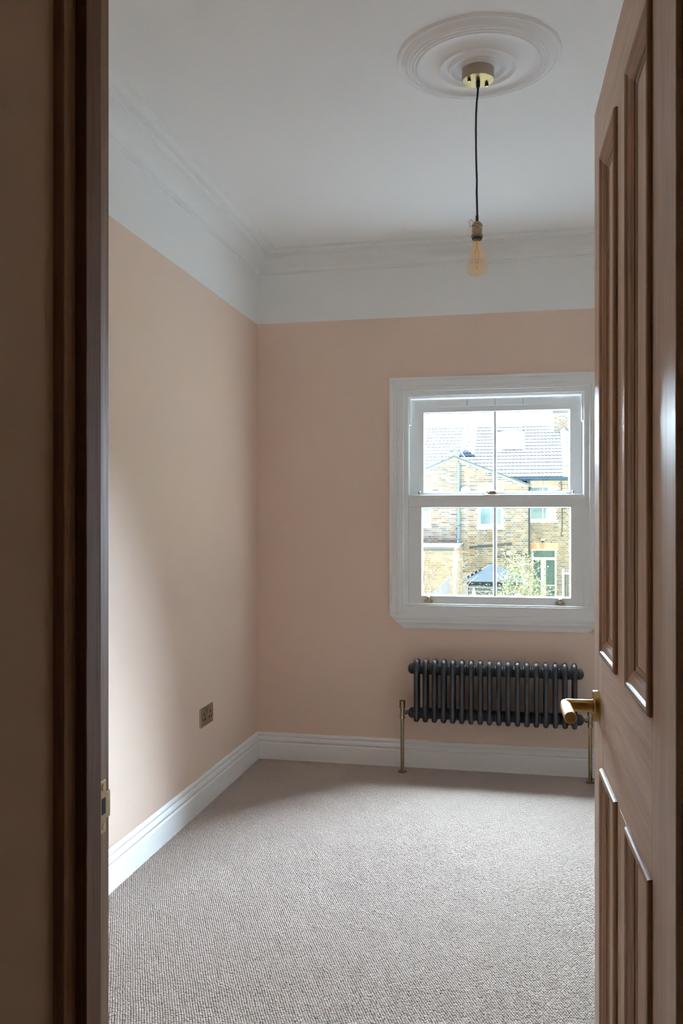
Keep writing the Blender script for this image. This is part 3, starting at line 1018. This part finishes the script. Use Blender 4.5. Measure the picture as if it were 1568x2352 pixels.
def house_window(x0, x1, z0, z1, yf, name='window_frame', mull=True, transom=None, sill=True, glass_m='win_glass', fr=.055, sill_over=.05, blind=None, curtain=None):
    fm = MB()
    fm.box(x0, x0 + fr, yf, yf + .06, z0, z1)
    fm.box(x1 - fr, x1, yf, yf + .06, z0, z1)
    fm.box(x0 + fr, x1 - fr, yf, yf + .06, z1 - fr, z1)
    fm.box(x0 + fr, x1 - fr, yf, yf + .06, z0, z0 + fr)
    cx = (x0 + x1) / 2
    if mull:
        fm.box(cx - .018, cx + .018, yf + .01, yf + .05, z0 + fr, z1 - fr)
    if transom:
        fm.box(x0 + fr, x1 - fr, yf - .005, yf + .05, transom - .045, transom + .045)
    f_ = tp(fm, name, M['upvc'])
    for a, b in (((x0 + fr, cx - .018), (cx + .018, x1 - fr)) if mull else ((x0 + fr, x1 - fr),)):
        for c, d in (((z0 + fr, transom - .045), (transom + .045, z1 - fr)) if transom else ((z0 + fr, z1 - fr),)):
            obj('pane', MB().box(a, b, yf + .03, yf + .036, c, d), M[glass_m], f_)
    if sill:
        obj('sill', MB().box(x0 - sill_over, x1 + sill_over, yf - .09, yf + .03, z0 - .10, z0), M['upvc'], f_)
    if blind:
        for k in range(int((blind[1] - blind[0]) / .045)):
            obj('blind_slat', MB().box(x0 + fr, x1 - fr, yf + .020, yf + .029, blind[0] + k * .045, blind[0] + k * .045 + .030), M['blind'], f_)
    if curtain:
        a, b, c = curtain
        cm = MB()
        n = 10
        v_ = []
        for i in range(n + 1):
            t = i / n
            v_ += [(a + (b - a) * t, yf + .022 + .006 * (i % 2), z0 + fr), (a + c + (b - a - c) * t, yf + .022 + .006 * (i % 2), z1 - fr)]
        cm.add(v_, [(2 * i, 2 * i + 2, 2 * i + 3, 2 * i + 1) for i in range(n)])
        obj('curtain', cm, M['curtain'], f_)
    return f_


house_window(-4.55, -3.318, 1.12, 2.412, A_ + .02, transom=1.79, blind=(1.20, 1.70), sill_over=.035, fr=.075)
house_window(-1.585, -.684, 1.09, 2.447, A_ + .02, transom=1.79, fr=.085, mull=True)

# ---- main rear wall, right of the wing
B_ = 36.2
m_holes = [(.292, 1.330, 1.24, 2.700), (.378, 1.364, GZ, .127)]
mainw = tp((lambda m: grid_wall(m, wing_x1 - .3, 3.6, GZ, 3.08, B_, B_ + .3, m_holes) or m)(MB()), 'main_wall', M['mortar'])
bricks(mainw, .20, 2.1, GZ + .15, 3.0, B_, m_holes + [(.25, 1.40, 2.70, 2.96), (.32, 1.41, .13, .37)], lambda z: (.0, 2.1), lambda p, q, z: .40 < z < 1.12 and p > .3, 95)
arch_bricks(.262, 1.372, 2.715, 2.93, B_, mainw, .03)
arch_bricks(.330, 1.395, .140, .350, B_, mainw, .02)
upleft = tp(MB().box(-7.0, wing_x1, B_, B_ + .3, 2.0, 3.08), 'main_wall', M['mortar'])
house_window(.292, 1.330, 1.33, 2.700, B_ + .02, curtain=(.92, 1.27, .10), sill_over=.09, fr=.055, mull=True)
# patio door
pf = MB()
dz0 = GZ + .15
pf.box(.378, .435, B_ + .01, B_ + .08, dz0, .127)
pf.box(1.285, 1.364, B_ + .01, B_ + .08, dz0, .127)
pf.box(.435, 1.285, B_ + .01, B_ + .08, .080, .127)
pf.box(.435, 1.285, B_ + .01, B_ + .08, -.30, -.19)
pf.box(.735, .935, B_ + .005, B_ + .08, dz0, -.30)
pf.box(.935, 1.285, B_ + .01, B_ + .08, -1.36, -1.31)
pd = tp(pf, 'patio_door', M['upvc'])
for a, b, c, d in ((.435, 1.285, -.19, .08), (.435, .735, dz0, -.30), (.935, 1.285, -1.31, -.30), (.935, 1.285, dz0, -1.36)):
    obj('pane', MB().box(a, b, B_ + .04, B_ + .046, c, d), M['door_glass'], pd)
gut = MB()
gut.box(-1.6, 1.80, B_ - .20, B_ - .05, 2.99, 3.045)
gut.box(-1.6, 1.80, B_ - .05, B_ + .0, 2.92, 3.03)
tp(gut, 'gutter', M['slate_blue'])

# ---- tiled roof, tile by tile
TH = math.radians(35)
EY, EZ = B_ - .22, 3.06


def roof_pt(x, s, up=0.0):
    return Vector((x, EY + s * math.cos(TH) - up * math.sin(TH), EZ + s * math.sin(TH) + up * math.cos(TH)))


def tile_mesh(name, m_):
    v_, f_ = [], []
    n = 10
    for i in range(n + 1):
        t = i / n
        hh = .020 * (.5 - .5 * math.cos(4 * PI * t))
        x = -.15 + .30 * t
        for s, e in ((0, .040), (0, .006), (.30, .010)):
            p = roof_pt(x, s, hh + e) - Vector((0, EY, EZ))
            v_.append(tuple(p))
    for i in range(n):
        a, b = 3 * i, 3 * (i + 1)
        f_ += [(a, a + 2, b + 2, b), (a + 1, a, b, b + 1)]
    me = bpy.data.meshes.new(name)
    me.from_pydata(v_, [], f_)
    me.materials.append(m_)
    return me


tmesh = [tile_mesh('roof_tile', M['tile']), tile_mesh('roof_tile', M['tile2'])]
deck = MB()
SL = 4.30
deck.add([tuple(roof_pt(-8, 0)), tuple(roof_pt(1.9, 0)), tuple(roof_pt(1.9, SL)), tuple(roof_pt(-8, SL)), (-8, EY + .3, EZ - .1), (1.9, EY + .3, EZ - .1), (1.9, EY + 3.6, EZ - .1), (-8, EY + 3.6, EZ - .1)],
         [(0, 1, 2, 3), (4, 5, 1, 0), (7, 6, 5, 4), (3, 2, 6, 7)])
roofp = tp(deck, 'roof_slope', M['tile2'])
tile_rest = MB()
n_t = 0
GA = .275
for r_ in range(16):
    s = r_ * GA
    for c_ in range(-14, 8):
        x = -.05 + c_ * .30
        if x > 1.60:
            continue
        p = roof_pt(x, s)
        if -2.62 < x < -2.12 and s > 1.5:
            continue
        if -.98 < x < .13 and 2.05 < s < 3.75:
            continue
        mi = 0 if x > -2.2 else 1
        if x > -2.2 and n_t < 195:
            o = link('roof_tile', tmesh[mi], roofp)
            o.location = Vector((x, EY, EZ)) + (p - Vector((x, EY, EZ)))
            n_t += 1
        else:
            tile_rest.m = mi
            me = tmesh[mi]
            tile_rest.add([(Vector(q.co) + p) for q in me.vertices], [list(g.vertices) for g in me.polygons])
rt = obj('tiling', tile_rest, [M['tile'], M['tile2']], roofp, fix=False)
rt['kind'] = 'stuff'
# roof window
def on_roof(mb, x0, x1, s0, s1, u0, u1):
    v_ = [roof_pt(x, s, u) for u in (u0, u1) for x, s in ((x0, s0), (x1, s0), (x1, s1), (x0, s1))]
    mb.add(v_, [(0, 3, 2, 1), (4, 5, 6, 7), (0, 1, 5, 4), (1, 2, 6, 5), (2, 3, 7, 6), (3, 0, 4, 7)])
    return mb


rwin = tp(on_roof(on_roof(on_roof(on_roof(MB(), -.87, -.80, 2.18, 3.62, .0, .12), -.07, .01, 2.18, 3.62, .0, .12), -.80, -.07, 3.50, 3.62, .0, .12), -.80, -.07, 2.18, 2.42, .0, .12), 'roof_window', M['upvc'])
obj('pane', on_roof(MB(), -.80, -.07, 2.42, 3.50, .05, .06), mat('sky_painted_pane', (.80, .83, .85), .2), rwin)  # near-white base colour stands in for sky brightness on the glass
obj('flashing', on_roof(MB(), -.79, -.08, 2.23, 2.41, .121, .137), M['slate_blue'], rwin)
# party-wall parapets with zigzag capping stones
def parapet(x0, x1, s0, s1, step, w):
    b_ = tp(on_roof(MB(), x0, x1, s0, s1, -.05, .10), 'parapet', M['stone'])
    xc = (x0 + x1) / 2
    s = s0
    while s < s1 - .05:
        v_ = []
        for ds, u in ((0, .035), (step * 1.08, .012)):
            for dx, dz in ((-w, 0), (0, .085), (w, 0), (w, -.06), (-w, -.06)):
                v_.append(roof_pt(xc + dx, s + ds, .12 + u + dz))
        c_ = MB().add(v_, [(0, 1, 2, 3, 4), (9, 8, 7, 6, 5), (0, 5, 6, 1), (1, 6, 7, 2), (2, 7, 8, 3), (4, 9, 5, 0)])
        obj('capping_stone', c_, M['stone'], b_)
        s += step
    return b_


parapet(-2.60, -2.14, 1.92, 4.35, .36, .13)
parapet(1.62, 1.98, .62, 4.0, .36, .17)
kn = tp(MB().box(-2.95, -1.98, 37.30, 37.48, 4.06, 4.13), 'box_gutter', M['slate_blue'])
pr2 = tp(MB().box(-2.80, -2.10, 37.42, 37.70, 3.3, 4.06), 'party_pier', mat('party_brick', (.30, .26, .23), .9, var=.25, vscale=14, stretch=(.5, 1, 2)))
rp = tp(MB().box(1.62, 2.4, B_ - .16, B_ + .3, 3.08, 3.50), 'party_pier', mat('party_brick_right', (.33, .28, .24), .9, var=.25, vscale=14, stretch=(.5, 1, 2)))
# chimney stack, brick by brick
chy = 38.9
ch = tp(MB().box(1.33, 2.16, chy, chy + .6, 4.6, 6.0), 'chimney_stack', M['mortar'])
bricks(ch, 1.33, 2.16, 4.9, 5.92, chy, [], lambda z: (1.33, 2.16), lambda p, q, z: False, 0)
o = obj('chimney_crown', MB().box(1.28, 2.20, chy - .06, chy + .66, 5.97, 6.09), M['stone'], ch)
# ---- pipes
tp(MB().tube([(-2.28, A_ - .07, 3.40), (-2.28, A_ - .07, .55)], .055, 12), 'drainpipe', M['pipe_blue'], smooth=50)
dpc = terrace.children[-1]
tag(dpc, 'pale blue drainpipe down the middle of the gable')
for z in (2.06, 1.12, .60):
    obj('pipe_collar', MB().lathe([(.068, z - .02), (.068, z + .02)], 12, Matrix.Translation((-2.28, A_ - .07, 0))), M['slate_blue'], dpc, smooth=40)
hp = obj('hopper', MB().lathe([(.055, .62), (.075, .58), (.075, .42), (.05, .25), (.045, -1.0)], 12, Matrix.Translation((-2.28, A_ - .07, 0))), M['pipe_blue'], dpc, smooth=40)
tp(MB().tube([(.275, B_ - .07, 2.95), (.275, B_ - .07, -.3)], .040, 10), 'drainpipe', M['pipe_black'], smooth=50)
tp(MB().tube([(-1.90, A_ - .05, .315), (-.36, A_ - .05, .445)], .030, 8), 'waste_pipe', M['pipe_black'], smooth=50)
tp(MB().tube([(-.95, A_ - .05, -.03), (.17, A_ - .05, .065)], .030, 8), 'waste_pipe', M['pipe_black'], smooth=50)
tp(MB().box(-.565, -.430, A_ - .06, A_ + .0, .055, .190), 'meter_box', M['upvc'])

# ---- things fixed to the houses
dish = empty('satellite_dish', (-2.02, A_ - .20, 2.36))
tag(dish, 'white satellite dish beside the drainpipe on the gable', 'satellite dish')
obj('reflector', MB().lathe([(.02, .035), (.10, .025), (.17, 0), (.18, -.005), (.17, -.012), (.02, .02)], 24, along((0, 0, .03), (.25, -1, .35))), M['upvc'], dish, smooth=40)
obj('receiver', MB().lathe([(.02, -.02), (.085, .0), (.085, .05), (.04, .08)], 16, along((.03, -.13, -.05), (.2, -1, .1))), M['pipe_blue'], dish, smooth=40)
obj('bracket', MB().tube([(0, .16, -.05), (0, .02, -.05), (0, .02, .03)], .02, 8), M['pipe_black'], dish, smooth=40)
lamp = empty('security_light', (.812, B_ - .035, .46))
tag(lamp, 'small black floodlight over the patio door', 'lamp')
obj('housing', MB().box(-.075, .075, -.11, -.04, .03, .12), M['upvc'], lamp, bevel=.008)
obj('sensor', MB().lathe([(.045, -.04), (.05, 0), (.03, .03)], 12, Matrix.Translation((0, -.06, -.01))), M['pipe_black'], lamp, smooth=40)
obj('bracket', MB().box(-.02, .02, -.05, .0, -.03, .06), M['pipe_black'], lamp)
cb = MB().tube([(1.55, B_ - .03, 2.9), (1.575, B_ - .03, 1.9), (1.585, B_ - .03, 1.35), (1.580, B_ - .03, .92), (1.53, B_ - .03, .74), (1.56, B_ - .03, .66), (1.62, B_ - .03, .72)], .014, 6)
tag(obj('cable', cb, M['pipe_black'], smooth=60), 'thin black cable hanging down the wall right of the patio door', 'cable')

# ---- flat-roofed brick extension at lower left
ext = empty('brick_extension', (-4.2, 29.8, GZ))
tag(ext, 'flat-roofed brick extension at the lower left of the view', 'building')
def ep(mb, name, mats, **k):
    o = obj(name, mb, mats, ext, **k)
    o.location = -Vector(ext.location)
    return o
ep(MB().box(-6.5, -2.15, 27.55, A_ - .15, GZ, .38), 'wall', M['mortar'])
ep(MB().box(-6.6, -2.095, 27.45, A_ - .15, .38, .475), 'roof_slab', M['stone'])
ep(MB().box(-6.6, -2.095, 27.43, 27.46, .350, .385), 'fascia', M['pipe_black'])
PB = [mat(f'orange_brick_{i}', tuple(q * .76 for q in c), .9, spec=.1) for i, c in enumerate(((.36, .275, .21), (.40, .32, .255), (.34, .25, .185), (.41, .35, .295)))]
eb = MB()
r_e = random.Random(11)
for row in range(22):
    z = .30 - row * .075
    x = -3.5 - (row % 2) * .11
    while x < -2.16:
        p, q = max(x, -3.5), min(x + .215, -2.155)
        if q - p > .04:
            eb.m = r_e.randrange(4)
            eb.box(p, q, 27.542, 27.56, z, z + .065)
        x += .225
    y = 27.56
    while y < 31.8:
        eb.m = r_e.randrange(4)
        eb.box(-2.16, -2.142, y, y + .215, z, z + .065)
        y += .225
o = ep(eb, 'brickwork', PB, fix=False)
o['kind'] = 'stuff'

# ---- plank fence running away on the left, with one mesh shared by its boards
FM = [mat('grey_fence_board', (0.086, 0.083, 0.083), spec=0, rough=.9, var=.15, vscale=6, stretch=(1, 1, .2)), mat('pale_fence_board', (0.121, 0.115, 0.111), spec=0, rough=.9, var=.15, vscale=6, stretch=(1, 1, .2))]
fence = empty('plank_fence', (-2.15, 23.5, GZ))
tag(fence, 'weathered grey plank fence at the lower left of the view', 'fence')
fm = []
for m_ in FM:
    me = bpy.data.meshes.new('board')
    t = MB().box(-.011, .011, -.062, .062, 0, 1.0)
    me.from_pydata(t.v, [], t.f)
    me.materials.append(m_)
    fm.append(me)
for k in range(42):
    o = link('board', fm[k % 2], fence)
    y = -2.8 + k * .135
    o.location = (.006 * (k % 2), y, 0)
    o.scale = (1, 1, 2.06 + .030 * (y + 2.8) + .02 * (k % 3))
obj('rail', MB().box(-.05, -.015, -2.9, 2.9, 1.5, 1.58), FM[0], fence)
lat = empty('trellis_panel', (1.55, 30, GZ))
tag(lat, 'grey trellis fence panel at the lower right of the view', 'fence')
for k in range(7):
    obj('slat', MB().box(-.17 + k * .075, -.12 + k * .075, -.012, .012, 0, 2.22), FM[k % 2], lat)
obj('post', MB().box(-.24, -.17, -.05, .05, 0, 2.28), mat('trellis_post', (.26, .31, .35), .8), lat)
obj('rail', MB().box(-.24, .42, -.03, -.012, 2.10, 2.18), mat('trellis_cap', (.44, .47, .50), .8), lat)

# ---- gazebo with a blue-grey fabric roof
gz = empty('garden_gazebo', (-.73, 22.4, GZ))
tag(gz, 'garden gazebo with blue-grey fabric roof and dark interior', 'gazebo')
M['fabric'] = mat('blue_grey_fabric', (0.013, 0.015, 0.016), spec=0, rough=.7, var=.12, vscale=3)
M['teal'] = mat('teal_trim', (0.011, 0.028, 0.033), spec=0, rough=.7)
gx, gy, gzv, ga = .74, .80, 2.40, 2.80
gr = MB().add([(-gx, -gy, gzv), (gx, -gy, gzv), (gx, gy, gzv), (-gx, gy, gzv), (-.06, 0, ga), (.06, 0, ga),
               (-gx, -gy, gzv - .10), (gx, -gy, gzv - .10), (gx, gy, gzv - .10), (-gx, gy, gzv - .10)],
              [(0, 1, 5, 4), (1, 2, 5), (2, 3, 4, 5), (3, 0, 4), (0, 6, 7, 1), (1, 7, 8, 2), (2, 8, 9, 3), (3, 9, 6, 0)])
obj('canopy', gr, M['fabric'], gz)
for sx, sy in ((-1, -1), (1, -1), (1, 1), (-1, 1)):
    obj('post', MB().box(sx * .68 - .03, sx * .68 + .03, sy * .72 - .03, sy * .72 + .03, 0, gzv), M['teal'], gz)
for k in range(5):
    t = .06 + k * .13
    p = Vector((-gx, -gy, gzv)).lerp(Vector((-.06, 0, ga)), t)
    q = Vector((-gx, -gy, gzv)).lerp(Vector((-.06, 0, ga)), t + .085)
    obj('hip_flap', MB().add([p + Vector((0, -.01, -.005)), q + Vector((0, -.01, -.005)), q + Vector((0, -.01, .042)), p + Vector((0, -.01, .042)), p + Vector((0, .01, -.005)), q + Vector((0, .01, -.005)), q + Vector((0, .01, .042)), p + Vector((0, .01, .042))],
                             [(0, 1, 2, 3), (7, 6, 5, 4), (3, 2, 6, 7), (0, 4, 5, 1), (1, 5, 6, 2), (0, 3, 7, 4)]), M['teal'], gz)
for k in range(14):
    obj('back_board', MB().box(-.66, .66, .70, .72, .95 + k * .1, 1.04 + k * .1), mat('dark_board', (.07, .08, .08), .9) if k == 0 else bpy.data.materials['dark_board'], gz)

# ---- plants
def leaf(mb, p, s, rnd):
    a = Vector((rnd.gauss(0, 1), rnd.gauss(0, 1), rnd.gauss(0, 1))).normalized()
    b = a.orthogonal().normalized()
    c = a.cross(b)
    mb.add([p - a * s, p + b * s * .5 + c * s * .12, p + a * s, p - b * s * .5 + c * s * .12], [(0, 1, 2), (0, 2, 3)])


def lm(name, c):
    m_ = mat(name, tuple(q * .95 for q in c), .8, spec=0)
    return m_


LEAF = dict(yg=[lm('dry_tan_leaf', (.105, .080, .048)), lm('yellow_green_leaf', (0.045, 0.052, 0.013)), lm('fresh_green_leaf', (0.022, 0.036, 0.010)), lm('straw_leaf', (0.117, 0.096, 0.053))],
            gr=[lm('grey_green_leaf', (0.027, 0.045, 0.036)), lm('pale_green_leaf', (0.058, 0.076, 0.063))],
            pk=[lm('rust_leaf', (0.063, 0.032, 0.022)), lm('dusty_pink_leaf', (0.108, 0.076, 0.063))],
            iv=[lm('ivy_leaf', (0.020, 0.045, 0.013)), lm('ivy_light_leaf', (0.034, 0.054, 0.020))],
            st=[lm('straw_bud', (0.133, 0.101, 0.050)), lm('tan_bud', (0.086, 0.068, 0.045))])
TWIG = {'pale': mat('pale_twig', (0.091, 0.074, 0.050), .8, spec=0), 'brown': mat('brown_twig', (0.033, 0.023, 0.017), .8, spec=0), 'white': mat('silver_twig', (0.077, 0.072, 0.064), .8, spec=0)}


def shrub(name, label, base, spread, top, n_stem, n_leaf, leaves, twig, size, seed, body_lo=.45):
    """stems rising from one base with forks, leaves near the upper twigs"""
    rnd = random.Random(seed)
    root = empty(name, base)
    tag(root, label, 'shrub', 'plants in the gardens')
    st_ = MB()
    tips = []
    for k in range(n_stem):
        tx, ty = rnd.uniform(-1, 1) * spread[0], rnd.uniform(-1, 1) * spread[1]
        tz = top * rnd.uniform(.72, 1.0) * (1 - .25 * (tx / spread[0]) ** 2)
        p0 = Vector((tx * .15, ty * .15, 0))
        pts = [p0]
        for q in (.35, .6, .8, 1.0):
            pts.append(Vector((tx * q ** 1.3 + rnd.gauss(0, .05), ty * q ** 1.3 + rnd.gauss(0, .05), tz * q)))
        st_.tube(pts, [.014, .011, .009, .006, .003], 4)
        for j in range(5):
            s = pts[rnd.randrange(2, 5)]
            e = s + Vector((rnd.gauss(0, .22), rnd.gauss(0, .15), rnd.uniform(-.12, .30)))
            mid = s.lerp(e, .5) + Vector((rnd.gauss(0, .03), 0, rnd.gauss(0, .03)))
            st_.tube([s, mid, e], [.005, .004, .0025], 4)
            tips += [mid, e, s.lerp(e, .75)]
    obj('stems', st_, TWIG[twig], root, fix=False)
    lf = MB()
    for k in range(n_leaf):
        p = rnd.choice(tips) + Vector((rnd.gauss(0, .05), rnd.gauss(0, .05), rnd.gauss(0, .05)))
        lf.m = rnd.randrange(len(leaves))
        leaf(lf, p, size * rnd.uniform(.6, 1.3), rnd)
    o = obj('foliage', lf, leaves, root, fix=False)
    o['kind'] = 'stuff'
    return root


shrub('garden_shrub', 'bushy yellow-green shrub before the patio door', (-.02, 17.2, GZ), (.43, .30), 3.25, 70, 4600, LEAF['yg'], 'pale', .022, 1)
shrub('climbing_plant', 'green climber on the gazebo corner left of the bushy shrub', (-.48, 20.5, GZ), (.15, .2), 2.75, 9, 420, LEAF['iv'], 'pale', .030, 2)
shrub('garden_shrub', 'thin leafy spray rising above the bushy yellow-green shrub', (.03, 18.9, GZ), (.22, .12), 3.62, 8, 240, LEAF['yg'], 'white', .026, 3)
shrub('garden_shrub', 'bare pale twiggy shrub left of the gazebo', (-1.30, 18.9, GZ), (.20, .25), 3.45, 30, 1100, LEAF['st'], 'pale', .015, 4)
shrub('garden_shrub', 'bare shrub with rust buds by the extension wall', (-1.84, 17.0, GZ), (.16, .3), 3.35, 12, 160, LEAF['pk'], 'brown', .020, 5)
shrub('garden_shrub', 'low grey-green shrub in the lower left corner of the window', (-1.78, 16.4, GZ), (.13, .2), 2.72, 12, 620, LEAF['gr'], 'white', .026, 6)
br_ = MB()
rb = random.Random(9)
for k in range(9):
    s = Vector((rb.uniform(-.45, -.05), 0, rb.uniform(1.9, 2.2)))
    pts = [Vector((-.1, 0, 0)), s, s + Vector((rb.uniform(.1, .35), 0, rb.uniform(.10, .22))), s + Vector((rb.uniform(.3, .65), rb.uniform(-.1, .1), rb.uniform(.10, .40)))]
    br_.tube(pts, [.016, .011, .008, .004], 4)
tw = empty('bare_branches', (-.98, 16.6, GZ))
tag(tw, 'arching bare straw-coloured branches in front of the gazebo', 'shrub', 'plants in the gardens')
obj('stems', br_, mat('straw_twig', (0.067, 0.050, 0.026), .8, spec=0), tw, fix=False)
stump = empty('fence_post', (-1.27, 19.6, GZ))
tag(stump, 'broad weathered grey post below the twiggy shrub', 'post')
obj('shaft', MB().prism([(-.075, 0), (.075, 0), (.070, 2.44), (.020, 2.50), (-.060, 2.46)], -.07, .07), FM[1], stump)
obj('cap', MB().box(-.08, .08, -.08, .08, 2.40, 2.43), FM[0], stump)
par = empty('folded_parasol', (-.99, 18.3, GZ))
tag(par, 'folded white parasol in front of the gazebo', 'parasol')
obj('fabric', MB().lathe([(.075, 1.70), (.085, 2.05), (.060, 2.30), (.012, 2.49), (.004, 2.50)], 9), mat('white_canvas', (.72, .76, .78), .8), par, smooth=20)
obj('pole', MB().lathe([(.02, 0), (.02, 1.72)], 8), M['upvc'], par)
pot = empty('plant_pot', (-.075, 16.1, GZ))
tag(pot, 'tall white planter half hidden in the bushy shrub', 'planter')
obj('body', MB().lathe([(.040, 1.9), (.048, 2.35), (.055, 2.58), (.048, 2.58), (.042, 2.4)], 14), FM[1], pot, smooth=40)
obj('stand', MB().lathe([(.09, 0), (.03, .05), (.03, 1.92)], 10), M['upvc'], pot, smooth=40)
